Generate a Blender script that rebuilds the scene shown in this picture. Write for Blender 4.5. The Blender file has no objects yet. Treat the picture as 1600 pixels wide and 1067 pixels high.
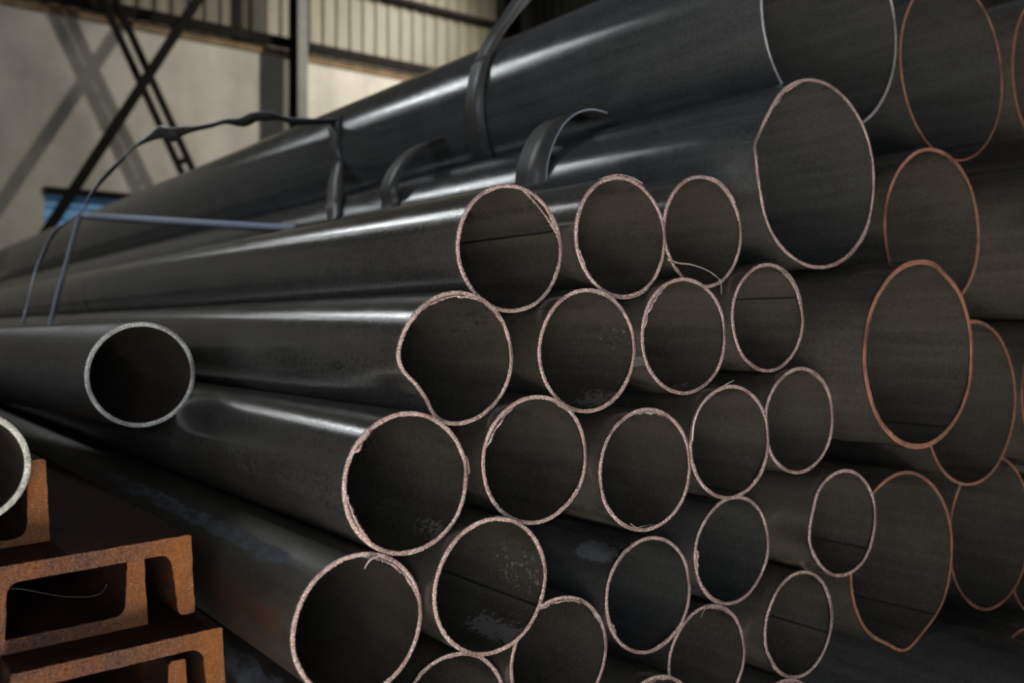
import bpy, math, random
from mathutils import Vector, Matrix, noise

# ------------------------------------------------------------------ frame
F = 1556.0                       # focal length in pixels of a 1600 wide frame (35 mm lens)
TH = math.atan(1100.0 / F)       # the pipes point this far to the left of the view axis
C, S = math.cos(TH), math.sin(TH)
H = 1.25                         # eye height above the floor
sc = bpy.context.scene
col = sc.collection

def W3(u, v, s):
    """stack coordinates (across, up from the eye, along the pipes) -> world"""
    return Vector((u * C - s * S, u * S + s * C, H + v))

def at(px, py, s):
    k = (px - 800) / F
    u = s * (S + k * C) / (C - k * S)
    z = u * S + s * C
    return (u, (515 - py) / F * z, s)

# ------------------------------------------------------------------ nodes
def new_mat(name):
    m = bpy.data.materials.new(name); m.use_nodes = True
    nt = m.node_tree; b = nt.nodes['Principled BSDF']
    return m, nt, b

def nd(nt, t, **kw):
    n = nt.nodes.new(t)
    for k, v in kw.items():
        if k in n.inputs: n.inputs[k].default_value = v
        else: setattr(n, k, v)
    return n

def lk(nt, a, b): nt.links.new(a, b)

def coords(nt, scale=(1, 1, 1)):
    tc = nd(nt, 'ShaderNodeTexCoord'); mp = nd(nt, 'ShaderNodeMapping')
    mp.inputs['Scale'].default_value = scale
    lk(nt, tc.outputs['Object'], mp.inputs['Vector']); return mp.outputs['Vector']

def noisen(nt, vec, scale, detail=4, rough=.55):
    n = nd(nt, 'ShaderNodeTexNoise'); n.inputs['Scale'].default_value = scale
    n.inputs['Detail'].default_value = detail; n.inputs['Roughness'].default_value = rough
    lk(nt, vec, n.inputs['Vector']); return n.outputs['Fac']

def ramp(nt, fac, stops):
    r = nd(nt, 'ShaderNodeValToRGB'); e = r.color_ramp.elements
    while len(e) < len(stops): e.new(.5)
    for i, (p, c) in enumerate(stops):
        e[i].position = p; e[i].color = (*c, 1) if len(c) == 3 else c
    lk(nt, fac, r.inputs['Fac']); return r.outputs['Color']

def mix(nt, fac, a, b, mode='MIX'):
    m = nd(nt, 'ShaderNodeMix', data_type='RGBA', blend_type=mode)
    for sock, v in ((m.inputs[0], fac), (m.inputs[6], a), (m.inputs[7], b)):
        if hasattr(v, 'is_output'): lk(nt, v, sock)
        elif isinstance(v, (int, float)): sock.default_value = v
        else: sock.default_value = (*v, 1)
    return m.outputs[2]

def mth(nt, op, a, b=0.0, clamp=False):
    m = nd(nt, 'ShaderNodeMath', operation=op, use_clamp=clamp)
    for i, v in enumerate((a, b)):
        if hasattr(v, 'is_output'): lk(nt, v, m.inputs[i])
        else: m.inputs[i].default_value = v
    return m.outputs[0]

def bump(nt, b, h, strength, dist):
    n = nd(nt, 'ShaderNodeBump'); n.inputs['Strength'].default_value = strength
    n.inputs['Distance'].default_value = dist
    lk(nt, h, n.inputs['Height']); lk(nt, n.outputs['Normal'], b.inputs['Normal'])

def steel(name, c0, c1, c2, rough=(.13, .22), spec=.5, metal=.3):
    """dark mill-scale steel: streaks along the pipe, cloudy tint, crosswise grain, marks"""
    m, nt, b = new_mat(name)
    info = nd(nt, 'ShaderNodeObjectInfo')
    tc = nd(nt, 'ShaderNodeTexCoord')
    off = nd(nt, 'ShaderNodeVectorMath', operation='MULTIPLY_ADD')
    lk(nt, info.outputs['Random'], off.inputs[0]); off.inputs[1].default_value = (37, 91, 53)
    lk(nt, tc.outputs['Object'], off.inputs[2])
    def mp(sx, sy, sz):
        q = nd(nt, 'ShaderNodeMapping'); q.inputs['Scale'].default_value = (sx, sy, sz)
        lk(nt, off.outputs[0], q.inputs['Vector']); return q.outputs['Vector']
    streak = noisen(nt, mp(34, 1.1, 34), 1.0, 5, .62)
    cloud = noisen(nt, mp(1, 1, 1), 6.5, 5, .6)
    fine = noisen(nt, mp(1, 1, 1), 140, 3, .6)
    base = mix(nt, ramp(nt, cloud, [(.35, (0, 0, 0)), (.66, (1, 1, 1))]), c0, c1)
    base = mix(nt, ramp(nt, streak, [(.42, (0, 0, 0)), (.72, (1, 1, 1))]), base, c2)
    base = mix(nt, .35, base, ramp(nt, fine, [(.3, tuple(x * .55 for x in c0)), (.7, tuple(x * 1.5 for x in c1))]))
    at_ = nd(nt, 'ShaderNodeAttribute', attribute_name='marks')
    sp = nd(nt, 'ShaderNodeSeparateColor'); lk(nt, at_.outputs['Color'], sp.inputs[0])
    n1 = noisen(nt, mp(38, 13, 38), 1.0, 7, .72)
    chalk = mth(nt, 'MULTIPLY', mth(nt, 'SUBTRACT', mth(nt, 'ADD', mth(nt, 'MULTIPLY', sp.outputs[0], .62), n1), .90), 9, True)
    chalk = mth(nt, 'MULTIPLY', chalk, ramp(nt, noisen(nt, mp(60, 22, 60), 1.0, 6, .7), [(.36, (.12, .12, .12)), (.62, (1, 1, 1))]))
    n2 = noisen(nt, mp(1, .7, 1), 120, 4, .7)
    flk = mth(nt, 'MULTIPLY', mth(nt, 'SUBTRACT', mth(nt, 'ADD', mth(nt, 'MULTIPLY', sp.outputs[1], .36), n2), .86), 30, True)
    n3 = noisen(nt, mp(16, 6, 16), 1.0, 4, .6)
    rst = mth(nt, 'MULTIPLY', mth(nt, 'SUBTRACT', mth(nt, 'ADD', sp.outputs[2], n3), .95), 2.5, True)
    base = mix(nt, mth(nt, 'MULTIPLY', rst, .55), base, (.13, .055, .022))
    base = mix(nt, mth(nt, 'MULTIPLY', chalk, .85), base, (.19, .215, .26))
    base = mix(nt, mth(nt, 'MULTIPLY', flk, .85), base, (.30, .28, .27))
    lk(nt, base, b.inputs['Base Color'])
    b.inputs['Metallic'].default_value = metal
    b.inputs['Specular IOR Level'].default_value = spec
    r = nd(nt, 'ShaderNodeMapRange'); lk(nt, cloud, r.inputs['Value'])
    r.inputs['From Min'].default_value = .3; r.inputs['From Max'].default_value = .7
    r.inputs['To Min'].default_value = rough[0]; r.inputs['To Max'].default_value = rough[1]
    rr = mth(nt, 'ADD', r.outputs[0], mth(nt, 'MULTIPLY', chalk, .5), True)
    lk(nt, rr, b.inputs['Roughness'])
    grain = noisen(nt, mp(60, 520, 60), 1.0, 3, .65)
    gg = mth(nt, 'ADD', grain, mth(nt, 'MULTIPLY', chalk, 1.5))
    bump(nt, b, gg, .35, .0006)
    return m

def rimmat(name, c0, c1, c2, rough=.42, metal=.55, bs=.8):
    """flame-cut edge: grainy, coppery, with bright specks"""
    m, nt, b = new_mat(name)
    v = coords(nt)
    n1 = noisen(nt, v, 60, 4, .6); n2 = noisen(nt, v, 420, 3, .7)
    base = mix(nt, ramp(nt, n1, [(.35, (0, 0, 0)), (.65, (1, 1, 1))]), c0, c1)
    base = mix(nt, ramp(nt, n2, [(.50, (0, 0, 0)), (.60, (1, 1, 1))]), base, c2)
    n0 = noisen(nt, v, 14, 5, .6)
    base = mix(nt, ramp(nt, n0, [(.46, (0, 0, 0)), (.66, (.75, .75, .75))]), base, tuple(x * .32 for x in c0))
    lk(nt, base, b.inputs['Base Color'])
    b.inputs['Metallic'].default_value = metal; b.inputs['Roughness'].default_value = rough
    n3 = noisen(nt, v, 300, 3, .7)
    bump(nt, b, n3, bs, .002)
    return m

M = {}
M['steel'] = steel('mill_scale_steel', (.057, .053, .047), (.094, .089, .080), (.121, .115, .104))
M['steel_blue'] = steel('mill_scale_steel_bluish', (.044, .047, .049), (.073, .077, .079), (.100, .104, .105))
M['steel_dull'] = steel('dusty_mill_scale', (.052, .047, .040), (.085, .076, .064), (.108, .098, .083), (.42, .58), .3)
M['steel_thick'] = steel('brown_mill_scale', (.050, .042, .036), (.078, .064, .052), (.085, .075, .065), (.45, .6))
M['rim'] = rimmat('flame_cut_edge', (.32, .175, .158), (.47, .315, .30), (.95, .92, .95))
M['rim_brown'] = rimmat('brown_cut_edge', (.20, .085, .056), (.29, .13, .09), (.38, .20, .15), .55, .3)
M['rim_grey'] = rimmat('sawn_grey_edge', (.24, .255, .25), (.44, .46, .45), (.8, .8, .78), .5, .5, .5)
M['rim_pale'] = rimmat('silvery_cut_edge', (.36, .33, .37), (.46, .40, .43), (.7, .7, .75), .4, .6)
m, nt, b = new_mat('dark_weld'); M['weld'] = m
b.inputs['Base Color'].default_value = (.008, .008, .008, 1); b.inputs['Roughness'].default_value = .7
m, nt, b = new_mat('strap_steel'); M['strap'] = m
v = coords(nt)
lk(nt, ramp(nt, noisen(nt, v, 9, 4), [(.35, (.055, .054, .056)), (.6, (.09, .085, .08)), (.75, (.11, .09, .075))]), b.inputs['Base Color'])
b.inputs['Metallic'].default_value = .3; b.inputs['Roughness'].default_value = .42
m, nt, b = new_mat('strap_daylit'); M['strap_daylit'] = m
b.inputs['Base Color'].default_value = (.62, .67, .80, 1); b.inputs['Metallic'].default_value = .2; b.inputs['Roughness'].default_value = .35  # pale blue colour carries the daylight caught by the straps
m, nt, b = new_mat('wire_steel'); M['wire'] = m
b.inputs['Base Color'].default_value = (.55, .48, .45, 1); b.inputs['Metallic'].default_value = .6; b.inputs['Roughness'].default_value = .4

def rust(name, stops, sc1=18, dark=True):
    m, nt, b = new_mat(name); v = coords(nt)
    n = noisen(nt, v, sc1, 6, .65)
    base = ramp(nt, n, stops)
    if dark:
        n2 = noisen(nt, v, 260, 3, .7)
        base = mix(nt, ramp(nt, n2, [(.50, (0, 0, 0)), (.58, (.85, .85, .85))]), base, (.040, .018, .012))
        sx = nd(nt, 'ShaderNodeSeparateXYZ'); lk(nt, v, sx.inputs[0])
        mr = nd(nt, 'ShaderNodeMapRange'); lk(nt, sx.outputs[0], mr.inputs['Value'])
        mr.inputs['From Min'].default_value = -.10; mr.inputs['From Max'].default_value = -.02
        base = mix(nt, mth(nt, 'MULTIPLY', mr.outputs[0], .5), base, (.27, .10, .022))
        n4 = noisen(nt, v, 520, 2, .7)
        base = mix(nt, ramp(nt, n4, [(.60, (0, 0, 0)), (.68, (1, 1, 1))]), base, (.36, .24, .21))
    lk(nt, base, b.inputs['Base Color']); b.inputs['Roughness'].default_value = .75
    bump(nt, b, noisen(nt, v, 240, 5, .7), .9, .003); b.inputs['Specular IOR Level'].default_value = .2 if dark else .05
    return m
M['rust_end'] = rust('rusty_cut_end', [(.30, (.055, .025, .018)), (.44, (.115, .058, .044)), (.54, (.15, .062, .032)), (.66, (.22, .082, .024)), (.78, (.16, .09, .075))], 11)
M['rust_body'] = rust('dark_rusted_flank', [(.3, (.022, .012, .009)), (.55, (.045, .020, .013)), (.75, (.085, .033, .018))], 7, False)

# ------------------------------------------------------------------ mesh helpers
def mesh_obj(name, vs, fs, mats, parent=None, smooth=False, midx=None, matrix=None):
    me = bpy.data.meshes.new(name); me.from_pydata([tuple(v) for v in vs], [], fs)
    for q in (mats if isinstance(mats, (list, tuple)) else [mats]): me.materials.append(q)
    if midx: me.polygons.foreach_set('material_index', midx)
    if smooth: me.polygons.foreach_set('use_smooth', [True] * len(fs))
    me.validate(); me.update()
    o = bpy.data.objects.new(name, me); col.objects.link(o)
    if matrix is not None: o.matrix_world = matrix
    if parent is not None: o.parent = parent
    return o

def tag(o, label=None, cat=None, group=None, kind=None):
    if label: o['label'] = label
    if cat: o['category'] = cat
    if group: o['group'] = group
    if kind: o['kind'] = kind
    return o

def empty(name, loc, rz=0.0):
    o = bpy.data.objects.new(name, None); o.empty_display_size = .1
    col.objects.link(o); o.location = loc; o.rotation_euler = (0, 0, rz); return o

def tube(points, rad, n=8):
    """swept round wire; rad is a number or one per point"""
    vs, fs = [], []
    P = [Vector(p) for p in points]
    for i, p in enumerate(P):
        t = (P[min(i + 1, len(P) - 1)] - P[max(i - 1, 0)]).normalized()
        a = t.cross(Vector((0.31, 0.2, 1))).normalized(); b_ = t.cross(a)
        r = rad[i] if isinstance(rad, (list, tuple)) else rad
        for k in range(n):
            w = 2 * math.pi * k / n
            vs.append(p + a * math.cos(w) * r + b_ * math.sin(w) * r)
    for i in range(len(P) - 1):
        for k in range(n):
            k2 = (k + 1) % n
            fs.append((i * n + k, i * n + k2, (i + 1) * n + k2, (i + 1) * n + k))
    fs.append(tuple(range(n - 1, -1, -1))); fs.append(tuple((len(P) - 1) * n + k for k in range(n)))
    return vs, fs

def catmull(pts, per=8):
    P = [Vector(p) for p in pts]; P = [P[0] * 2 - P[1]] + P + [P[-1] * 2 - P[-2]]
    out = []
    for i in range(1, len(P) - 2):
        for j in range(per):
            t = j / per; a, b_, c, d = P[i - 1], P[i], P[i + 1], P[i + 2]
            out.append(.5 * ((2 * b_) + (c - a) * t + (2 * a - 5 * b_ + 4 * c - d) * t * t + (3 * b_ - a - 3 * c + d) * t ** 3))
    out.append(P[-2]); return out

def band(pts, widths, normals, th=.0016):
    """flat steel band: centre line, half-width vectors and thickness normals per point"""
    vs, fs = [], []
    for p, w, n in zip(pts, widths, normals):
        n = n.normalized() * th / 2
        vs += [p - w - n, p + w - n, p + w + n, p - w + n]
    m_ = []
    for i in range(len(pts) - 1):
        a, b_ = i * 4, i * 4 + 4
        for k in range(4):
            fs.append((a + k, a + (k + 1) % 4, b_ + (k + 1) % 4, b_ + k)); m_.append(1 if k in (1, 3) else 0)
    fs.append((0, 3, 2, 1)); m_.append(0)
    q = (len(pts) - 1) * 4; fs.append((q, q + 1, q + 2, q + 3)); m_.append(0)
    return vs, fs, m_

def gauss(x, s): return math.exp(-.5 * (x / s) ** 2)
def adiff(a, b_): return (a - b_ + 180) % 360 - 180

# ------------------------------------------------------------------ pipes
NA = 120
def pipe(name, pos, D, label, cat, group, body='steel', rim='rim', t=.0058, L=12.0, rz=TH, rx=0.0,
         dents=(), seam=None, marks=(), burrs=(), seed=0, rough_edge=1.0, tilt=0.0, seam_w=.003):
    rnd = random.Random(seed * 7 + 3)
    R = D / 2
    root = empty(name, W3(*pos), rz); root.rotation_euler.x = rx
    tag(root, label, cat, group)
    p1, p2 = rnd.uniform(0, 6.3), rnd.uniform(0, 6.3)
    def rad(phi, s):
        r = R * (1 - .003 + .003 * math.cos(2 * math.radians(phi) + p1) * math.exp(-s * 2))
        for (c, sg, a, ln) in dents:
            r += a * R * gauss(adiff(phi, c), sg) * math.exp(-(s / ln) ** 1.5)
        return r
    def endo(phi):     # the cut is never quite square or smooth
        return .0016 * math.cos(math.radians(phi) + p2) * rough_edge + .0008 * rough_edge * math.sin(5 * math.radians(phi) + p1) + tilt * math.cos(math.radians(phi))
    ss = [0, .002, .006, .012, .02, .03, .042, .056, .072, .09, .11, .135, .165, .2, .24, .29, .35, .42, .5, .6, .72, .86, 1.02, 1.2, 1.4, 1.65, 1.95, 2.3, 2.8, 3.5, 4.5, 6, 8, 10, L]
    ss = [q for q in ss if q < L] + [L]
    vs, cols, fs = [], [], []
    def mk(phi, s, side):
        a = [0, 0, 0]
        for (sd, ch, c, dc, s0, s1, st) in marks:
            if sd != side: continue
            e = max(0, s0 - s, s - s1); a[ch] += st * gauss(adiff(phi, c), dc) * gauss(e, .04 + .12 * (s1 - s0))
        return a
    for side, tt in (('o', 0.0), ('i', t)):
        for s in ss:
            f = math.exp(-s * 12)
            for k in range(NA):
                phi = 360 * k / NA; a = math.radians(phi); r = rad(phi, s) - tt
                vs.append((r * math.cos(a), s + endo(phi) * f, r * math.sin(a))); cols.append(mk(phi, s, side))
    n = len(ss)
    for i in range(n - 1):
        for k in range(NA):
            k2 = (k + 1) % NA; a, b_ = i * NA, (i + 1) * NA
            fs.append((a + k2, a + k, b_ + k, b_ + k2))
            a += n * NA; b_ += n * NA
            fs.append((a + k, a + k2, b_ + k2, b_ + k))
    e0 = (n - 1) * NA
    for k in range(NA):
        k2 = (k + 1) % NA
        fs.append((e0 + k2, e0 + k, e0 + n * NA + k, e0 + n * NA + k2))
        fs.append((k, k2, n * NA + k2, n * NA + k))
    o = mesh_obj('pipe_wall', vs, fs, M[body], root, True)
    at_ = o.data.color_attributes.new('marks', 'FLOAT_COLOR', 'POINT')
    flat = []
    for c in cols: flat += [min(c[0], 1.5), min(c[1], 1.5), min(c[2], 1.5), 1]
    at_.data.foreach_set('color', flat)
    # cut edge: a ragged ring closing the wall
    NR = 360; vs, fs = [], []
    sd = seed * 13.7
    for k in range(NR):
        phi = 360 * k / NR; a = math.radians(phi); r = rad(phi, 0)
        q = noise.noise((math.cos(a) * 3 + sd, math.sin(a) * 3, 0)); q2 = noise.noise((math.cos(a) * 22, math.sin(a) * 22 + sd, 5)); q3 = noise.noise((math.cos(a) * 60, math.sin(a) * 60 + sd, 9))
        ro = r + .0004 + .0006 * rough_edge * q2
        ri = r - t - rough_edge * (.0006 + .0012 * max(0, q) + .0010 * q2 + .0006 * q3)
        e = endo(phi) - .0008 - .0006 * rough_edge * q3
        lip = .0035
        for rr, yy in ((ro, e + lip), (ro, e + .0004), (ro - .0006, e), (ri + .0006, e), (ri, e + .0004), (ri, e + lip)):
            vs.append((rr * math.cos(a), yy, rr * math.sin(a)))
    for k in range(NR):
        a, b_ = k * 6, ((k + 1) % NR) * 6
        for j in range(6):
            fs.append((a + j, b_ + j, b_ + (j + 1) % 6, a + (j + 1) % 6))
    mesh_obj('cut_edge', vs, fs, M[rim], root, True)
    # burrs and slag lips along the cut
    for bi, bb in enumerate(burrs):
        a0, a1, dr, w = bb[:4]; vs, fs = [], []
        N = max(8, int(abs(a1 - a0) * 1.2))
        for i in range(N + 1):
            f = i / N; phi = a0 + (a1 - a0) * f; a = math.radians(phi)
            q = noise.noise((phi * .11 + sd, bi * 3.1, 0)); q2 = noise.noise((phi * .45 + sd, bi * 7.7, 2))
            env = min(1, f * 7, (1 - f) * 5) ** .6
            r = rad(phi, 0) - (t + dr * math.sin(math.pi * min(1, f * 1.1)) if dr > 0 else dr)
            ww = (w * (.9 + 1.1 * q) + .0022 * q2) * env + .0004
            y = endo(phi) - .002 - .003 * env * (.5 + q)
            for rr, yy in ((r, y), (r - ww, y + .0008), (r - ww * .8, y + .0028), (r, y + .004)):
                vs.append((rr * math.cos(a), yy, rr * math.sin(a)))
        for i in range(N):
            for j in range(4):
                fs.append((i * 4 + j, i * 4 + (j + 1) % 4, i * 4 + 4 + (j + 1) % 4, i * 4 + 4 + j))
        fs.append((3, 2, 1, 0)); fs.append((N * 4, N * 4 + 1, N * 4 + 2, N * 4 + 3))
        mesh_obj('slag_burr', vs, fs, M[rim], root, True)
    if seam is not None:
        vs, fs = [], []
        for s in ss:
            s = s + .004 if s == 0 else s
            for dw, dh in ((-1, -.001), (-.5, .0012), (.5, .0012), (1, -.001)):
                phi = seam + math.degrees(dw * seam_w / R); a = math.radians(phi); r = rad(phi, s) - t - dh
                vs.append((r * math.cos(a), s + endo(phi) * math.exp(-s * 12), r * math.sin(a)))
        for i in range(len(ss) - 1):
            for j in range(3):
                fs.append((i * 4 + j, i * 4 + j + 1, i * 4 + 5 + j, i * 4 + 4 + j))
        mesh_obj('weld_seam', vs, fs, M['weld'], root, True)
    root['_R'] = R
    del root['_R']
    return root

POS = {'A1': (0.9715, 0.1373, 1.3773, 0.2171), 'A2': (1.1889, 0.1651, 1.3414, 0.2183), 'A3': (1.4074, 0.1883, 1.3522, 0.2174), 'B1': (0.8454, -0.0454, 1.3453, 0.2157), 'B2': (1.1036, -0.0363, 1.3321, 0.2162), 'B3': (1.3201, -0.0121, 1.3154, 0.2167), 'B4': (1.5516, 0.0235, 1.3153, 0.2174), 'C1': (0.7305, -0.2291, 1.3037, 0.2148), 'C2': (0.9803, -0.2144, 1.3178, 0.2141), 'C3': (1.1947, -0.2442, 1.2838, 0.2161), 'C4': (1.4087, -0.2102, 1.2844, 0.2145), 'C5': (1.6231, -0.1822, 1.2963, 0.2153), 'D1': (0.6548, -0.4304, 1.3115, 0.2127), 'D2': (0.8677, -0.3984, 1.2816, 0.2149), 'D3': (1.2902, -0.4979, 1.3783, 0.2191), 'D4': (1.5016, -0.4386, 1.3633, 0.2172), 'D5': (1.7151, -0.392, 1.2609, 0.2171), 'E1': (0.8811, -0.6477, 1.4153, 0.2149), 'E2': (1.0871, -0.58, 1.3902, 0.2162), 'E3': (1.4482, -0.6511, 1.38, 0.218), 'E4': (1.6632, -0.6052, 1.3287, 0.2188), 'L1': (1.938, 0.7112, 1.4534, 0.4984), 'L2': (2.5046, 0.6953, 1.4934, 0.4896), 'L3': (1.7148, 0.3236, 1.3248, 0.3932), 'L4': (2.1895, 0.2355, 1.3562, 0.3955), 'L5': (1.9012, -0.0519, 1.2067, 0.3964), 'L6': (2.2804, -0.1751, 1.3128, 0.3981), 'L7': (1.997, -0.5127, 1.3095, 0.3931), 'L8': (2.4793, -0.5203, 1.376, 0.3958), 'E0': (0.6643, -0.6459, 1.2965, 0.216), 'F1': (1.2442, -0.7322, 1.3174, 0.2181), 'F2': (1.6237, -0.8217, 1.3373, 0.2183), 'L9': (2.6805, -0.166, 1.2991, 0.3994), 'L10': (2.8673, -0.6138, 1.4358, 0.3995), 'L12': (2.587, 0.2246, 1.1744, 0.3968), 'K1': (2.1467, -0.8795, 1.0515, 0.3964), 'N1': (2.539, -0.9596, 1.3208, 0.4013), 'Q1': (2.95, -1.025, 1.25, .40), 'L13': (2.9989, 0.7417, 1.4661, 0.5003)}

GS = 'slender dark steel pipes in the stack'
GL = 'wide dark steel pipes at the right of the stack'
SP = {
 'A1': dict(label='leftmost slender pipe of the top slender row, with a curled burr inside its mouth', seam=20, burrs=[(78, 4, .009, .0035), (40, 4, .002, .004), (-30, -8, .001, .002)]),
 'A2': dict(label='slender pipe in the middle of the top slender row, ragged pink slag on its crown', burrs=[(62, 118, -.0035, .003), (-105, -55, -.0015, .0025), (195, 215, .001, .002)]),
 'A3': dict(label='slender pipe with a loose metal curl hanging across its lower left edge', burrs=[(80, 35, -.001, .002)]),
 'B1': dict(label='slender pipe with its end crushed inward at the lower left', dents=[(204, 10, -.11, .2), (225, 13, -.17, .2), (176, 12, .03, .1)], burrs=[(132, 62, .0015, .0035), (62, 30, .001, .002)]),
 'B2': dict(label='slender pipe with pale flakes at its lower right inside, below the pink slagged crown', body='steel', marks=[('i', 1, -62, 18, 0, .05, 1.25), ('i', 1, 20, 30, 0, .06, .75)], burrs=[(92, 40, .001, .0015), (-22, -82, .001, .0025)]),
 'B3': dict(label='slender pipe directly below the pipe with the hanging metal curl', burrs=[(172, 118, .001, .003), (-40, -75, .0005, .0015)], marks=[('o', 0, 205, 5, .03, .07, 1.2), ('i', 1, -70, 22, 0, .05, .9)]),
 'B4': dict(label='slender pipe below the dented wide pipe, dark seam high inside its end', seam=24, burrs=[(78, -8, .002, .005), (230, 262, -.001, .002)]),
 'C1': dict(label='slender pipe below the crushed one, large end with long pale highlight on its flank', dents=[(8, 7, .02, .03)], burrs=[(183, 232, .0015, .004), (150, 128, .001, .003), (18, 2, -.002, .002), (-60, -100, .0005, .002)], marks=[('i', 1, -52, 13, 0, .05, 1.1), ('o', 0, 130, 12, .03, .07, .45)]),
 'C2': dict(label='slender pipe between the crushed pipe and the flaked pipe, one row below both', burrs=[(165, 118, .002, .003), (-28, -72, .0005, .003), (70, 50, .001, .002)]),
 'C3': dict(label='slender pipe diagonally below right of the pipe with pale inner flakes, ragged upper left edge', burrs=[(168, 120, -.001, .003), (105, 62, .001, .003), (200, 182, -.001, .002)]),
 'C4': dict(label='slender pipe with a fine wire burr sticking up from its upper left edge', seam=-74, burrs=[(-5, -68, .002, .003)]),
 'C5': dict(label='slender pipe tucked left of the nearest wide pipe, above the narrow pointed one', burrs=[(75, 12, .001, .003)]),
 'D1': dict(label='large lower left slender pipe with blue-grey chalky smears along its flank', seam=42, body='steel_dull', marks=[('o', 0, 129, 8, .24, 1.1, 1.12), ('o', 2, 175, 14, .10, .40, .85), ('o', 2, 215, 12, .03, .3, .8)], burrs=[(88, 8, .002, .0035)]),
 'D2': dict(label='slender pipe with a dark diagonal seam and pale chips inside', seam=-27, burrs=[(-20, -55, .0005, .002)], marks=[('i', 1, -64, 12, .02, .09, 1.35), ('i', 1, 0, 30, .0, .12, .85)]),
 'D3': dict(label='slender pipe with a blue-grey smudge on its flank, in the lower middle', body='steel_blue', marks=[('o', 0, 133, 11, .05, .08, 1.2)], burrs=[(152, 112, -.003, .003), (-38, -95, .002, .003), (215, 200, .001, .002)]),
 'D4': dict(label='slender pipe under the wire-burred one, rim paler at its left edge', body='steel_blue', burrs=[(172, 192, .001, .0035), (215, 260, .0003, .0012)]),
 'D5': dict(label='narrow-looking slender pipe in front of the lowest fully seen wide pipe', seam=-38, dents=[(196, 8, .03, .03), (160, 12, -.03, .03)], burrs=[(28, -62, .002, .003), (190, 222, -.003, .002)]),
 'E1': dict(label='slender pipe cut by the bottom edge, below the seamed and chipped pipe', burrs=[(150, 120, -.002, .002)]),
 'E2': dict(label='slender pipe at the bottom between the chipped pipe and the blue-smudged pipe', burrs=[(115, 55, .001, .003), (45, 25, .002, .002)]),
 'E3': dict(label='slender pipe at the bottom, left of the seamed pipe with the double right edge', burrs=[(95, 20, .001, .002)], marks=[('o', 0, 150, 10, 0, .05, .3)]),
 'E4': dict(label='slender pipe low in the stack with a seam and a double-burred right edge', seam=-20, dents=[(195, 8, .02, .03)], burrs=[(45, -42, .0025, .0035), (188, 225, -.0025, .002)]),
 'E0': dict(label='slender pipe running along the bottom, left end below the chalk-smeared pipe', body='steel_dull', marks=[('o', 0, 132, 12, .2, .9, 1.0)]),
 'F1': dict(label='slender pipe showing only its crown at the bottom centre', burrs=[(110, 70, .001, .002)]),
 'F2': dict(label='slender pipe showing only its crown at the bottom, below the double-burred pipe', burrs=[(110, 70, .001, .002)]),
 'L1': dict(label='largest pipe on top of the stack, silvery-blue edge at the left of its mouth', body='steel_blue', rim='rim_pale', seam=44, t=.006, rough_edge=.5, seam_w=.004),
 'L2': dict(label='very dark open mouth of a large pipe in the top right corner', body='steel_blue', rim='rim_brown', seam=-48, t=.005, rough_edge=.5),
 'L13': dict(label='large pipe only just seen at the right edge beside the very dark mouth', body='steel', rim='rim_brown', t=.006, rough_edge=.5),
 'L3': dict(label='wide pipe with a small kink in the left of its open end', body='steel_blue', rim='rim', dents=[(168, 4, .03, .05), (144, 12, -.045, .08), (194, 15, -.055, .09)], burrs=[(138, 105, .0005, .004), (-25, -100, -.001, .002)], t=.0055, rough_edge=.8),
 'L4': dict(label='wide pipe right of the kinked wide pipe, yellowish scale inside its crown', rim='rim_brown', burrs=[(80, 25, .0015, .004)], t=.0075),
 'L5': dict(label='nearest and fullest wide pipe mouth, brown edge and seam at its bottom', rim='rim_brown', seam=-57, dents=[(78, 7, .015, .04), (60, 8, -.012, .04), (186, 7, .012, .04)], burrs=[(-12, -62, .0005, .002), (150, 125, -.0015, .002)], t=.0095),
 'L6': dict(label='wide pipe half hidden behind the nearest wide mouth, at the right edge', rim='rim_brown', t=.006, burrs=[(100, 70, .001, .002)]),
 'L7': dict(label='lower wide pipe whose end comes to a blunt corner at the bottom', rim='rim_brown', seam=-50, dents=[(272, 9, .05, .06), (246, 10, -.03, .06), (300, 12, -.03, .06)], t=.006),
 'L8': dict(label='wide pipe at the lower right edge, right of the blunt-cornered one', rim='rim_brown', t=.006, marks=[('i', 0, 40, 3, .1, .25, .3)]),
 'L9': dict(label='wide pipe showing a sliver of its mouth at the right edge, middle height', rim='rim_brown', t=.006),
 'L10': dict(label='wide pipe showing a sliver of its mouth at the lower right edge', rim='rim_brown', t=.006),
 'L12': dict(label='wide pipe running out past the right edge under the very dark mouth', rim='rim_brown', t=.006),
 'K1': dict(label='wide dark pipe flank filling the bottom right corner', body='steel_blue', rim='rim_brown', t=.006),
 'Q1': dict(label='wide dark pipe at the very bottom right, added behind others to close a bright gap', rim='rim_brown', t=.006),  # extra pipe, blocks the bright wall seen through the gap
 'N1': dict(label='wide pipe showing only the crown of its mouth near the bottom right corner', rim='rim_brown', t=.006),
}
ROOT = {}
for i, (k, d) in enumerate(SP.items()):
    u, v, s, D = POS[k]; d = dict(d); big = k[0] in 'LKNQ'
    ROOT[k] = pipe('steel_pipe', (u, v, s), D, d.pop('label'), 'pipe', GL if big else GS, seed=i + 1, **d)

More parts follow.
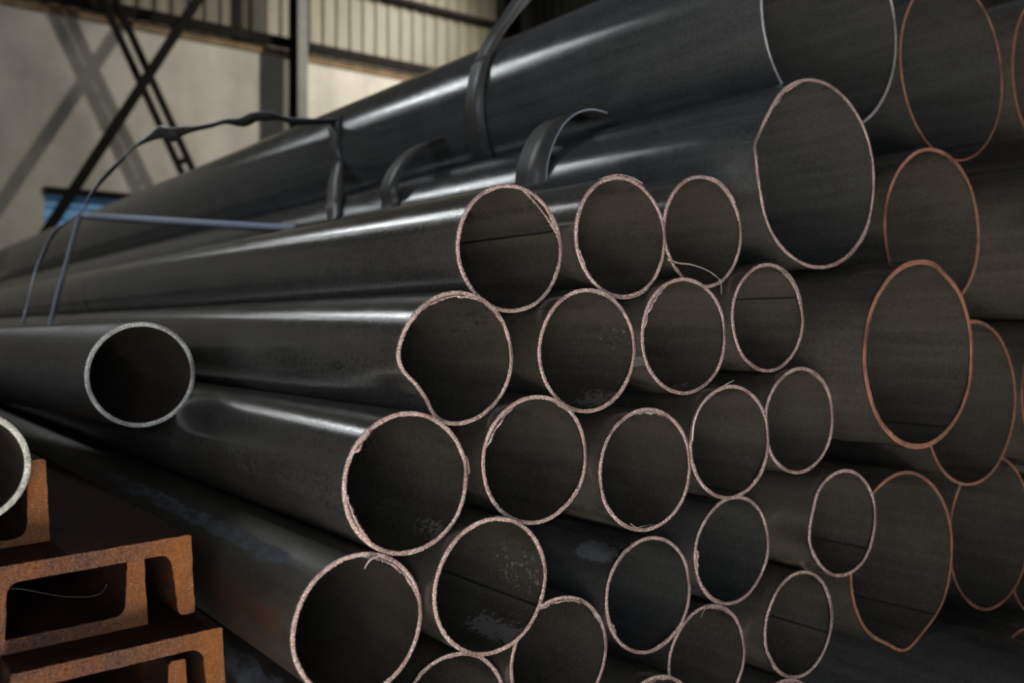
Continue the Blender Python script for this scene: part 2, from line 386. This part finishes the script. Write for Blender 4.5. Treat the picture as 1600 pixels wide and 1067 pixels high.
# the two thick-walled pipes at the left
pipe('steel_pipe', (.566, -.0935, 2.135), .220, 'thick-walled pipe with a pale grey rim, lying alone at the left of the stack', 'pipe', None,
     body='steel_thick', rim='rim_grey', t=.0095, L=2.7, rz=TH + math.radians(4.1), rx=math.radians(-.6), seed=71, rough_edge=.35, tilt=-.012,
     marks=[('i', 0, 75, 20, 0, .1, .35)])
pipe('steel_pipe', (.181, -.192, 1.562), .160, 'grey-rimmed pipe cut by the left edge, lying in the topmost rusty channel', 'pipe', None,
     body='steel_thick', rim='rim_grey', t=.0085, L=6, seed=72, rough_edge=.35)

# loose curls of cut metal
def curl(parent, pts, rad, name='metal_curl'):
    inv = (Matrix.Translation(parent.location) @ parent.rotation_euler.to_matrix().to_4x4()).inverted()
    P = catmull([inv @ W3(*p) for p in pts], 8)
    n = len(P); rr = [rad * (1 - .75 * (i / (n - 1))) for i in range(n)]
    vs, fs = tube(P, rr, 6)
    mesh_obj(name, vs, fs, M['wire'], parent, True)
curl(ROOT['A3'], [at(x, y, 1.335) for x, y in ((1043, 405), (1060, 411), (1078, 413), (1100, 420), (1117, 430), (1126, 441), (1127, 460))][::1], .0022)
curl(ROOT['C4'], [at(x, y, s) for x, y, s in ((1081, 690, 1.28), (1084, 662, 1.275), (1093, 636, 1.27), (1108, 617, 1.265), (1128, 604, 1.26), (1147, 594, 1.25))], .0024)
curl(ROOT['D1'], [at(x, y, 1.30) for x, y in ((590, 869), (580, 873), (574, 880), (569, 889))], .0030)
curl(ROOT['E3'], [at(x, y, 1.37) for x, y in ((1120, 945), (1108, 948), (1100, 954), (1095, 965))], .0013)
curl(ROOT['C3'], [at(x, y, 1.28) for x, y in ((985, 818), (995, 824), (1005, 822), (1022, 819))], .0012)

# ------------------------------------------------------------------ steel straps
def strap(label, pts, half, name='steel_strap', th=.002, edge=True, group=None, twist=None):
    """pts: (u,v,s) centre line; the band is as wide as 'half' along the pipes"""
    P = catmull([W3(*p) for p in pts], 8)
    d = W3(0, 0, 1) - W3(0, 0, 0)
    Wd, Nn = [], []
    for i, p in enumerate(P):
        t = (P[min(i + 1, len(P) - 1)] - P[max(i - 1, 0)]).normalized()
        w = (d - t * d.dot(t)).normalized()
        if twist:
            w = Matrix.Rotation(twist(i / (len(P) - 1)), 3, t) @ w
        Wd.append(w * (half(i / (len(P) - 1)) if callable(half) else half)); Nn.append(t.cross(w))
    vs, fs, mi = band(P, Wd, Nn, th)
    o = mesh_obj(name, vs, fs, [M['strap'], M['strap_daylit'] if edge else M['strap']], None, True, mi)
    for p, q in zip(o.data.polygons, mi):
        if q == 1 or len(p.vertices) != 4: p.use_smooth = False
    tag(o, label, 'strap', group); return o

def arc(u, v, r, a0, a1, s, n=12, s1=None):
    return [(u + r * math.cos(math.radians(a0 + (a1 - a0) * i / n)), v + r * math.sin(math.radians(a0 + (a1 - a0) * i / n)),
             s if s1 is None else s + (s1 - s) * i / n) for i in range(n + 1)]

L3u, L3v = POS['L3'][0], POS['L3'][1]
L1u, L1v = POS['L1'][0], POS['L1'][1]
STR = []
def onpipe(px, py, key, lift=.003):
    """where the sight line through a pixel meets the face of a pipe"""
    u0, v0, _, D = POS[key]; r = D / 2 + lift
    a, b_, _ = at(px, py, 1.0); q = a * a + b_ * b_; h = a * u0 + b_ * v0
    disc = max(0, h * h - q * (u0 * u0 + v0 * v0 - r * r)); l = (h - math.sqrt(disc)) / q
    du, dv = a * l - u0, b_ * l - v0; m_ = math.hypot(du, dv)
    return (u0 + du / m_ * r, v0 + dv / m_ * r, l)
def shift(pts, ds): return [(a, b_, c + ds) for a, b_, c in pts]

# wide loop with a bright edge over the kinked pipe
f_ = [onpipe(856, 345, 'L3', .004), onpipe(853, 315, 'L3', .004)] + [at(x, y, 2.01) for x, y in ((853, 288), (856, 255), (866, 222), (882, 193), (903, 176), (926, 171), (950, 177), (972, 189), (990, 206), (1003, 230))]
STR.append(strap('wide steel strap looped over the kinked pipe, its front edge shining white-blue', [(a, b_, 2.078) for a, b_, c in f_], .068, th=.0035))
f_ = [onpipe(617, 335, 'L3', .004), onpipe(618, 315, 'L3', .004)] + [at(x, y, 2.79) for x, y in ((621, 292), (631, 264), (648, 241), (671, 223), (700, 213), (733, 214), (762, 223), (782, 238))]
STR.append(strap('dull steel strap arched loosely over the kinked pipe, further from its mouth', [(a, b_, 2.85) for a, b_, c in f_], .058, edge=False, th=.003))
f_ = [onpipe(x, y, 'L1', .006) for x, y in ((760, 262), (751, 235), (744, 200), (741, 165), (744, 130), (751, 100), (757, 86))]
ls = f_[-1][2]
STR.append(strap('steel strap around the largest top pipe, its loose tail rising out of the picture',
      f_ + [at(772, 58, ls - .02), at(796, 24, ls - .06), at(822, -12, ls - .12), at(846, -50, ls - .2)], .050, edge=False, th=.003))

def wire_band(label, pix, half, twist=None, edge=True, th=.002):
    return strap(label, [at(x, y, s) for x, y, s in pix], half, edge=edge, twist=twist, th=th)

STR.append(wire_band('torn steel strap arching through the air from the lower left to the top pipe',
      [(36, 505, 4.3), (44, 470, 4.3), (55, 425, 4.3), (70, 392, 4.3), (76, 378, 4.27), (90, 358, 4.22), (112, 342, 4.15), (130, 328, 4.1), (142, 305, 4.05), (160, 281, 4.0), (190, 249, 3.9), (208, 232, 3.85), (228, 220, 3.8), (250, 211, 3.74), (272, 208, 3.66), (300, 202, 3.65), (330, 196, 3.62), (352, 190, 3.6), (375, 190, 3.6), (392, 186, 3.6), (405, 182, 3.6), (425, 183, 3.6), (445, 186, 3.61), (465, 190, 3.62), (500, 190, 3.64), (525, 189, 3.67)],
      lambda f: .020 + .016 * gauss(f - .52, .05) + .018 * gauss(f - .78, .06) + .004 * math.sin(f * 70), twist=lambda f: -.35 + .15 * math.sin(f * 31)))
STR.append(strap('flat steel strap crossing the flanks of the two upper pipes, hanging straight down',
      [(1.722, .835, 3.66), (1.706, .812, 3.63), (1.691, .768, 3.60), (1.684, .702, 3.585), (1.688, .645, 3.57), at(523, 285, 3.50), at(523, 307, 3.40), (1.558, .4537, 3.32), (1.520, .386, 3.24)], .042, edge=False, th=.003))
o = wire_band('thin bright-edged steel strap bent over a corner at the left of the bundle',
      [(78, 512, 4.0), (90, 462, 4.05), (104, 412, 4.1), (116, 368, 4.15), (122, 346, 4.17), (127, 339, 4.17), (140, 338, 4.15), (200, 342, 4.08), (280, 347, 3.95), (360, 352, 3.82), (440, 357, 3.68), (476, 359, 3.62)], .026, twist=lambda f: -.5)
o.data.materials[0] = M['strap_daylit']; STR.append(o)  # whole face takes the daylit colour, as if lit from the left

# ------------------------------------------------------------------ rusty channels
def channel(label, u, v, s, wd, ht, up=False, tf=.030, tw=.024, roll=math.radians(3.0), L=8.0, slant=0.0, group='rusty steel channels nested in a pile'):
    """U section; (u, v) is its right outer web corner. up: flanges point up"""
    sg = 1 if up else -1
    pts = []
    def fil(cx, cy, r, a0, a1, n=6):
        return [(cx + r * math.cos(math.radians(a0 + (a1 - a0) * i / n)), cy + r * math.sin(math.radians(a0 + (a1 - a0) * i / n))) for i in range(n + 1)]
    # built for flanges pointing +y, right corner at (0,0)
    tt = tf * .82; rf = .018
    pts += fil(-.003, .003, .003, 270, 360, 3)
    pts += fil(-.004, ht - .004, .004, 0, 90, 3)
    pts += fil(-tt + .007, ht - .007, .007, 90, 180, 4)
    pts += [(q[0], q[1]) for q in fil(-tf - rf, tw + rf, rf, 0, -90, 6)]
    pts += fil(-wd + tf + rf, tw + rf, rf, 270, 180, 6)
    pts += fil(-wd + tt - .007, ht - .007, .007, 0, 90, 4)
    pts += fil(-wd + .004, ht - .004, .004, 90, 180, 3)
    pts += fil(-wd + .003, .003, .003, 180, 270, 3)
    # densify
    dp = []
    for i in range(len(pts)):
        a, b_ = pts[i], pts[(i + 1) % len(pts)]; d = math.dist(a, b_); n = max(1, int(d / .006))
        for j in range(n): dp.append((a[0] + (b_[0] - a[0]) * j / n, a[1] + (b_[1] - a[1]) * j / n))
    n = len(dp); rl = roll
    ss = [0, .002, .01, .03, .08, .2, .6, 2, L]
    vs, fs, mi = [], [], []
    sd = u * 31 + v * 17
    for s_ in ss:
        for x, y in dp:
            g = noise.noise((x * 90 + sd, y * 90, 3)) * .0010 + noise.noise((x * 300 + sd, y * 300, 7)) * .0006
            jx = g * math.exp(-s_ * 20); y2 = sg * y
            xr = x * math.cos(rl) - y2 * math.sin(rl) + jx; yr = x * math.sin(rl) + y2 * math.cos(rl) + jx
            vs.append((xr, s_ + (slant * x + .5 * g) * math.exp(-s_ * 10), yr))
    for i in range(len(ss) - 1):
        for k in range(n):
            k2 = (k + 1) % n
            f = (i * n + k, i * n + k2, (i + 1) * n + k2, (i + 1) * n + k)
            fs.append(f if up else f[::-1]); mi.append(0)
    cap = list(range(n)); fs.append(tuple(cap[::-1] if up else cap)); mi.append(1)
    cap2 = [(len(ss) - 1) * n + k for k in range(n)]; fs.append(tuple(cap2 if up else cap2[::-1])); mi.append(1)
    root = empty('steel_channel', W3(u, v, s), TH); tag(root, label, 'steel channel', group)
    # flank and cut end are separate pieces
    body = [f for f, q in zip(fs, mi) if q == 0]
    mesh_obj('channel_flank', vs, body + [fs[-1]], M['rust_body'], root, False)
    fr = vs[:n]; inner = []
    # cut face: slightly domed thin plate so the grain catches light
    end = [(x, y - .0012, z) for x, y, z in fr]
    f2 = [tuple(range(n))[::-1] if up else tuple(range(n))]
    vs2 = end + [(x, y + .004, z) for x, y, z in fr]
    f2 = [f2[0]] + [((k, (k + 1) % n, n + (k + 1) % n, n + k) if not up else (k, n + k, n + (k + 1) % n, (k + 1) % n)) for k in range(n)]
    # push the rim of the plate out a hair so it covers the flank's edge
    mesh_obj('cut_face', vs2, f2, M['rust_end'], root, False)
    return root

def uv_at(px, py, z):
    X = (px - 800) / F * z; return X * C + z * S, (515 - py) / F * z, -X * S + z * C
WD, HT = .283, .118
u2, v2, s2 = uv_at(298, 835, 1.50)
channel('rusty channel with flanges down, upper of the two and bearing the upright one', u2, v2, s2, WD, HT)
u3, v3, s3 = uv_at(231, 979, 1.50)
channel('rusty channel with flanges up, its right flange nested inside the upper downturned one', u3, v3, s3, WD, HT - .004, True)
u1, v1, s1 = uv_at(79, 858, 1.50)
channel('rusty channel with flanges up, topmost of the pile and cradling the grey-rimmed pipe', u1, v1, s1, WD, .137, True)
u4, v4, s4 = uv_at(347, 979, 1.472)
channel('rusty channel with flanges down, lower of the two at the bottom left corner', u4, v4, s4, WD, HT)
u5, v5 = u4 - (u2 - u3) , v4 - (v2 - v3)
channel('rusty channel with one flange showing inside the lowest downturned channel', uv_at(284, 1120, 1.478)[0], v5 - .013, s4 + .004, WD, HT - .004, True)

P = catmull([W3(*at(x, y, s3 + .012)) for x, y in ((3, 921), (30, 920), (60, 925), (100, 932), (140, 932), (160, 925), (167, 912))], 6)
vs, fs = tube(P, .00028, 5)
tag(mesh_obj('loose_thread', vs, fs, M['strap'], None, True), 'fine pale thread strung across the hollow of the upper rusty channels', 'thread')

# ------------------------------------------------------------------ hall
W0 = Vector((-6.68, 13.0)); WT = Vector((.774, .633)); WN = Vector((.633, -.774))
def wp(t, n, v):
    p = W0 + WT * t + WN * n; return Vector((p.x, p.y, H + v))
def wt(px, n=0.0):
    """distance along the wall seen at pixel column px on the plane n in front of the wall"""
    k = (px - 800) / F; a = W0 + WN * n
    t = (k * a.y - a.x) / (WT.x - k * WT.y); p = a + WT * t; return t, p.y
def wpix(px, py, n=0.0):
    t, z = wt(px, n); return (t, (515 - py) / F * z)
def wbox(name, t0, t1, n0, n1, v0, v1, mat, kind=None, parent=None, label=None, cat=None, group=None, bev=0.0):
    vs = [wp(t, n, v) for t in (t0, t1) for n in (n0, n1) for v in (v0, v1)]
    fs = [(0, 1, 3, 2), (4, 6, 7, 5), (0, 4, 5, 1), (2, 3, 7, 6), (0, 2, 6, 4), (1, 5, 7, 3)]
    o = mesh_obj(name, vs, fs, mat, parent); tag(o, label, cat, group, kind)
    return o

m, nt, b = new_mat('cream_plaster'); M['plaster'] = m
v_ = coords(nt)
pc = ramp(nt, noisen(nt, v_, 1.6, 6, .6), [(.3, (.36, .34, .30)), (.55, (.45, .43, .38)), (.75, (.50, .48, .43))])
st = noisen(nt, coords(nt, (3, 3, .4)), 1.2, 5, .6)
pc = mix(nt, mth(nt, 'MULTIPLY', ramp(nt, st, [(.5, (0, 0, 0)), (.75, (1, 1, 1))]), .35), pc, (.26, .23, .18))
lk(nt, pc, b.inputs['Base Color']); b.inputs['Roughness'].default_value = .9
bump(nt, b, noisen(nt, v_, 30, 4), .2, .01)
m, nt, b = new_mat('painted_sheet'); M['sheet'] = m
lk(nt, ramp(nt, noisen(nt, coords(nt, (2, 2, .6)), 2.0, 5, .6), [(.3, (.115, .105, .068)), (.7, (.165, .15, .10))]), b.inputs['Base Color'])
b.inputs['Roughness'].default_value = .55
m, nt, b = new_mat('dirty_ledge'); M['ledge'] = m
lk(nt, ramp(nt, noisen(nt, coords(nt), 5, 5, .6), [(.3, (.12, .075, .04)), (.7, (.26, .18, .10))]), b.inputs['Base Color']); b.inputs['Roughness'].default_value = .9
def plain(name, c, r=.6, metal=0):
    m, nt, b = new_mat(name)
    n = noisen(nt, coords(nt), 4, 4)
    lk(nt, ramp(nt, n, [(.3, tuple(x * .75 for x in c)), (.7, tuple(x * 1.2 for x in c))]), b.inputs['Base Color'])
    b.inputs['Roughness'].default_value = r; b.inputs['Metallic'].default_value = metal; return m
M['dark_sheet'] = plain('dark_olive_sheet', (.05, .048, .032), .7)
M['frame'] = plain('dark_paint_and_shade', (.008, .007, .006), .8)
M['frame'].node_tree.nodes['Principled BSDF'].inputs['Specular IOR Level'].default_value = .1
M['frame_grey'] = plain('grey_green_paint', (.075, .080, .068), .5)
M['shutter'] = plain('blue_shutter_paint', (.22, .52, .92), .5)
M['concrete'] = plain('dusty_concrete', (.42, .385, .335), .85)

FL = -H
LEDGE = 4.37
dt0 = wt(69)[0]; dt1 = dt0 + 3.4; dtop = 1.84
def wall_poly(name, t0, t1, v0, v1): return wbox(name, t0, t1, -.35, 0, v0, v1, M['plaster'], 'structure')
CT = wt(818)[0] + .35                        # corner of the hall
vs, fs = [], []
def addbox(t0, t1, n0, n1, v0, v1):
    q = len(vs); vs.extend([wp(t, n, v) for t in (t0, t1) for n in (n0, n1) for v in (v0, v1)])
    fs.extend([tuple(q + i for i in f) for f in ((0, 1, 3, 2), (4, 6, 7, 5), (0, 4, 5, 1), (2, 3, 7, 6), (0, 2, 6, 4), (1, 5, 7, 3))])
addbox(-9, dt0, -.35, 0, FL, LEDGE - .12); addbox(dt1, CT, -.35, 0, FL, LEDGE - .12); addbox(dt0, dt1, -.35, 0, dtop, LEDGE - .12)
mesh_obj('wall_back', vs, fs, M['plaster'])['kind'] = 'structure'
wbox('trim_1', -9, CT, -.35, .03, LEDGE - .12, LEDGE, M['ledge'], 'structure')

# corrugated cladding above the ledge
def corrugated(name, t0, t1, n, v0, v1, mat, period=.25, depth=.028, sidewall=None):
    vs, fs = [], []; t = t0; prof = []
    while t < t1:
        for f, d in ((0, 0), (.40, 0), (.52, 1), (.88, 1)):
            prof.append((t + f * period, d * depth))
        t += period
    for tt, d in prof:
        for v in (v0, v1):
            vs.append(wp(tt, n + d, v) if sidewall is None else sidewall(tt, d, v))
    for i in range(len(prof) - 1): fs.append((2 * i, 2 * i + 2, 2 * i + 3, 2 * i + 1))
    k = len(vs)
    for tt, d in prof:
        for v in (v0, v1):
            vs.append(wp(tt, n + d - .012, v) if sidewall is None else sidewall(tt, d - .012, v))
    for i in range(len(prof) - 1): fs.append((k + 2 * i + 1, k + 2 * i + 3, k + 2 * i + 2, k + 2 * i))
    o = mesh_obj(name, vs, fs, mat); o['kind'] = 'structure'; return o
corrugated('wall_upper', -9, CT, -.30, LEDGE - .02, 9.0, M['sheet'])
corner = W0 + WT * CT
def side_pt(tt, d, v):
    p = corner + WN * tt - WT * d; return Vector((p.x, p.y, H + v))
corrugated('wall_right', -.4, 17, 0, FL, 9.0, M['dark_sheet'], sidewall=side_pt)

# floor
vs = [Vector((-16, -8, 0)), Vector((18, -8, 0)), Vector((18, 26, 0)), Vector((-16, 26, 0)), Vector((-16, -8, -.2)), Vector((18, -8, -.2)), Vector((18, 26, -.2)), Vector((-16, 26, -.2))]
mesh_obj('floor', vs, [(0, 1, 2, 3), (7, 6, 5, 4), (0, 4, 5, 1), (1, 5, 6, 2), (2, 6, 7, 3), (3, 7, 4, 0)], M['concrete'])['kind'] = 'structure'

# roller shutter door
dr = bpy.data.objects.new('door_1', None); col.objects.link(dr); dr['kind'] = 'structure'
vs, fs = [], []
v = FL; prof = []
while v < dtop - .02:
    for f, d in ((0, 0), (.25, .03), (.75, .03), (.98, 0)): prof.append((v + f * .16, d))
    v += .16
prof = [p for p in prof if p[0] < dtop]
for vv, d in prof:
    for t in (dt0 + .02, dt1 - .02): vs.append(wp(t, -.10 + d, vv))
k = len(vs)
for vv, d in prof:
    for t in (dt0 + .02, dt1 - .02): vs.append(wp(t, -.12 + d, vv))
for i in range(len(prof) - 1):
    fs.append((2 * i, 2 * i + 1, 2 * i + 3, 2 * i + 2)); fs.append((k + 2 * i + 2, k + 2 * i + 3, k + 2 * i + 1, k + 2 * i))
mesh_obj('shutter_curtain', vs, fs, M['shutter'], dr)
wbox('lintel', dt0, dt1, -.06, .02, dtop - .02, dtop + .08, M['frame'], None, dr)

# columns, girts and cross bracing (steelwork in front of the wall)
def hcolumn(label, t, n0, wdt, dep, v0, v1, mat_a, mat_b, tf=.02):
    root = bpy.data.objects.new('steel_column', None); col.objects.link(root)
    root.location = wp(t, (n0 + dep / 2), v0); tag(root, label, 'column', 'steel columns against the hall wall')
    inv = Matrix.Translation(-root.location)
    def part(name, t0, t1, a, b_, mat):
        vs = [inv @ wp(tt, n, v) for tt in (t0, t1) for n in (a, b_) for v in (v0, v1)]
        fs = [(0, 1, 3, 2), (4, 6, 7, 5), (0, 4, 5, 1), (2, 3, 7, 6), (0, 2, 6, 4), (1, 5, 7, 3)]
        mesh_obj(name, vs, fs, mat, root)
    part('flange', t - wdt / 2, t + wdt / 2, n0, n0 + tf, mat_a)
    part('flange', t - wdt / 2, t + wdt / 2, n0 + dep - tf, n0 + dep, mat_b)
    part('web', t - .008, t + .008, n0 + tf, n0 + dep - tf, mat_a)
    return root
CN = .10
tcol = wt(478, CN + .4)[0]
hcolumn('grey-green steel column between the braced bay and the bright plaster', tcol, CN, .17, .30, FL, 9.0, M['frame'], M['frame_grey'])  # web and back flange coloured dark for the column's shaded side
tc2 = wt(800, CN + .4)[0]
hcolumn('dark steel column in the corner above the top pipe', CT - .62, .05, .34, .42, FL, 9.0, M['frame'], M['frame'])

def girt(label, t0, t1, n, v, hgt=.14):
    o = wbox('wall_girt', t0, t1, n, n + .10, v, v + hgt, M['frame'], None, None, label, 'girt', 'dark rails along the sheet wall'); return o
girt('dark horizontal rail just above the plaster ledge', -9, CT - .9, .03, LEDGE + .01, .15)
girt('dark horizontal rail high on the corrugated sheet', -9, CT - .9, -.24, wpix(770, 36)[1] + .0, .10)

def brace(label, pa, pb, n, w, double=True, gap=.17):
    """angle-iron brace between two points given on the plane n"""
    root = bpy.data.objects.new('cross_brace', None); col.objects.link(root)
    ta, va = pa; tb, vb = pb
    root.location = wp(ta, n, va); tag(root, label, 'brace', 'diagonal braces in front of the plaster wall')
    inv = Matrix.Translation(-root.location)
    d = Vector((tb - ta, vb - va)).normalized(); q = Vector((-d.y, d.x))
    if q.x < 0: q = -q
    offs = [-gap / 2, gap / 2] if double else [0]
    for o_ in offs:
        vs, fs = [], []
        def bar(c0, c1, n0, n1):
            k = len(vs)
            for (t, v) in ((ta, va), (tb, vb)):
                for c in (c0, c1):
                    for nn in (n0, n1):
                        vs.append(inv @ wp(t + q.x * (o_ + c), n + nn, v + q.y * (o_ + c)))
            fs.extend([tuple(k + i for i in f) for f in ((0, 1, 3, 2), (4, 6, 7, 5), (0, 4, 5, 1), (2, 3, 7, 6), (0, 2, 6, 4), (1, 5, 7, 3))])
        bar(-w / 2, w / 2, 0, .008); bar(-w / 2, -w / 2 + .008, -w, .0)
        mesh_obj('angle_bar', vs, fs, M['frame'], root)
    if double:
        for j in range(1, 9, 2):
            f = j / 9; vs = []
            t = ta + (tb - ta) * f; v = va + (vb - va) * f
            for a in (-.045, .045):
                for c in (-gap / 2, gap / 2):
                    for nn in (.008, .016): vs.append(inv @ wp(t + d.x * a + q.x * c, n + nn, v + d.y * a + q.y * c))
            mesh_obj('batten_plate', vs, [(0, 1, 3, 2), (4, 6, 7, 5), (0, 4, 5, 1), (2, 3, 7, 6), (0, 2, 6, 4), (1, 5, 7, 3)], M['frame'], root)
    return root
def ext(pa, pb, f): return ((pa[0] + (pb[0] - pa[0]) * f), (pa[1] + (pb[1] - pa[1]) * f))
n1 = .34
a, b_ = wpix(172, 0, n1), wpix(293, 265, n1)
brace('paired angle-iron brace running from the ceiling down to the right', ext(a, b_, -.25), ext(a, b_, 1.9), n1, .075)
n2 = .50
a, b_ = wpix(310, 0, n2), wpix(100, 322, n2)
brace('single dark brace running from upper right down past the blue shutter', ext(a, b_, -.25), ext(a, b_, 1.35), n2, .12, False)

# ------------------------------------------------------------------ light
def area(name, loc, target, size, power, color, spread=180, shape='RECTANGLE', sy=None):
    l = bpy.data.lights.new(name, 'AREA'); l.shape = shape; l.size = size; l.size_y = sy or size
    l.energy = power; l.color = color; l.spread = math.radians(spread)
    o = bpy.data.objects.new(name, l); col.objects.link(o); o.location = loc
    d = (Vector(target) - Vector(loc)); o.rotation_euler = d.to_track_quat('-Z', 'Y').to_euler()
    return o
# rooflights in a row along the pipes, up to the left
for i, (s0, s1) in enumerate(((6.4, 7.8), (8.2, 9.8))):
    l = bpy.data.lights.new('rooflight', 'AREA'); l.shape = 'RECTANGLE'; l.size = .20; l.size_y = s1 - s0
    l.energy = (20, 6)[i] * (s1 - s0); l.color = (.93, .97, 1.0)
    o = bpy.data.objects.new('rooflight', l); col.objects.link(o)
    o.location = W3(.05, 3.6, (s0 + s1) / 2)
    dd = (W3(0, 0, 1) - W3(0, 0, 0)); z = -(W3(1.0, -3.0, -3.2) - W3(0, 0, 0)).normalized(); x = dd.cross(z).normalized(); y = z.cross(x)
    o.rotation_euler = Matrix((x, y, z)).transposed().to_euler()
# daylight from the open end of the hall behind the camera
area('doorway_daylight', (1.4, -4.6, H + .3), (1.1, 1.6, H - .1), 4.0, 150, (.90, .95, 1.0), sy=2.2)
# fill lamp added over the aisle in front of the pipe ends: the pale floor throws warm light back up
area('aisle_bounce_fill', (1.1, -1.8, H + 2.6), (1.1, -1.75, 0), 1.4, 950, (1.0, .95, .88), 62)
area('side_daylight', (-6.5, -.5, H + 1.0), (0, 2.5, H), 2.4, 80, (.74, .85, 1.0), sy=2.0)
# lamps high on the side wall that rake across the far wall
p = wp(CT - .8, 4.3, 6.2)
area('wall_lamp', p, wp(4.0, 0, 3.2), .28, 190, (1.0, .94, .83), 110)
p = wp(CT - .8, 2.2, 6.6)
area('wall_lamp', p, wp(3.0, 0, 2.6), .45, 85, (1.0, .93, .80), 110)

w = bpy.data.worlds.new('world'); sc.world = w; w.use_nodes = True
w.node_tree.nodes['Background'].inputs[0].default_value = (.80, .83, .85, 1)
w.node_tree.nodes['Background'].inputs[1].default_value = .075

# ------------------------------------------------------------------ camera
cam = bpy.data.cameras.new('camera'); co = bpy.data.objects.new('camera', cam); col.objects.link(co)
co.location = (0, 0, H); co.rotation_euler = (math.pi / 2, 0, 0)
cam.sensor_width = 36; cam.lens = 36 * F / 1600; cam.shift_y = -18.5 / 1600
cam.clip_start = .05; cam.clip_end = 100
cam.dof.use_dof = True; cam.dof.focus_distance = 1.72; cam.dof.aperture_fstop = 2.8; cam.dof.aperture_blades = 7
sc.camera = co
sc.view_settings.view_transform = 'Standard'; sc.view_settings.look = 'None'
sc.view_settings.exposure = 0; sc.view_settings.gamma = 1; sc.view_settings.use_curve_mapping = False
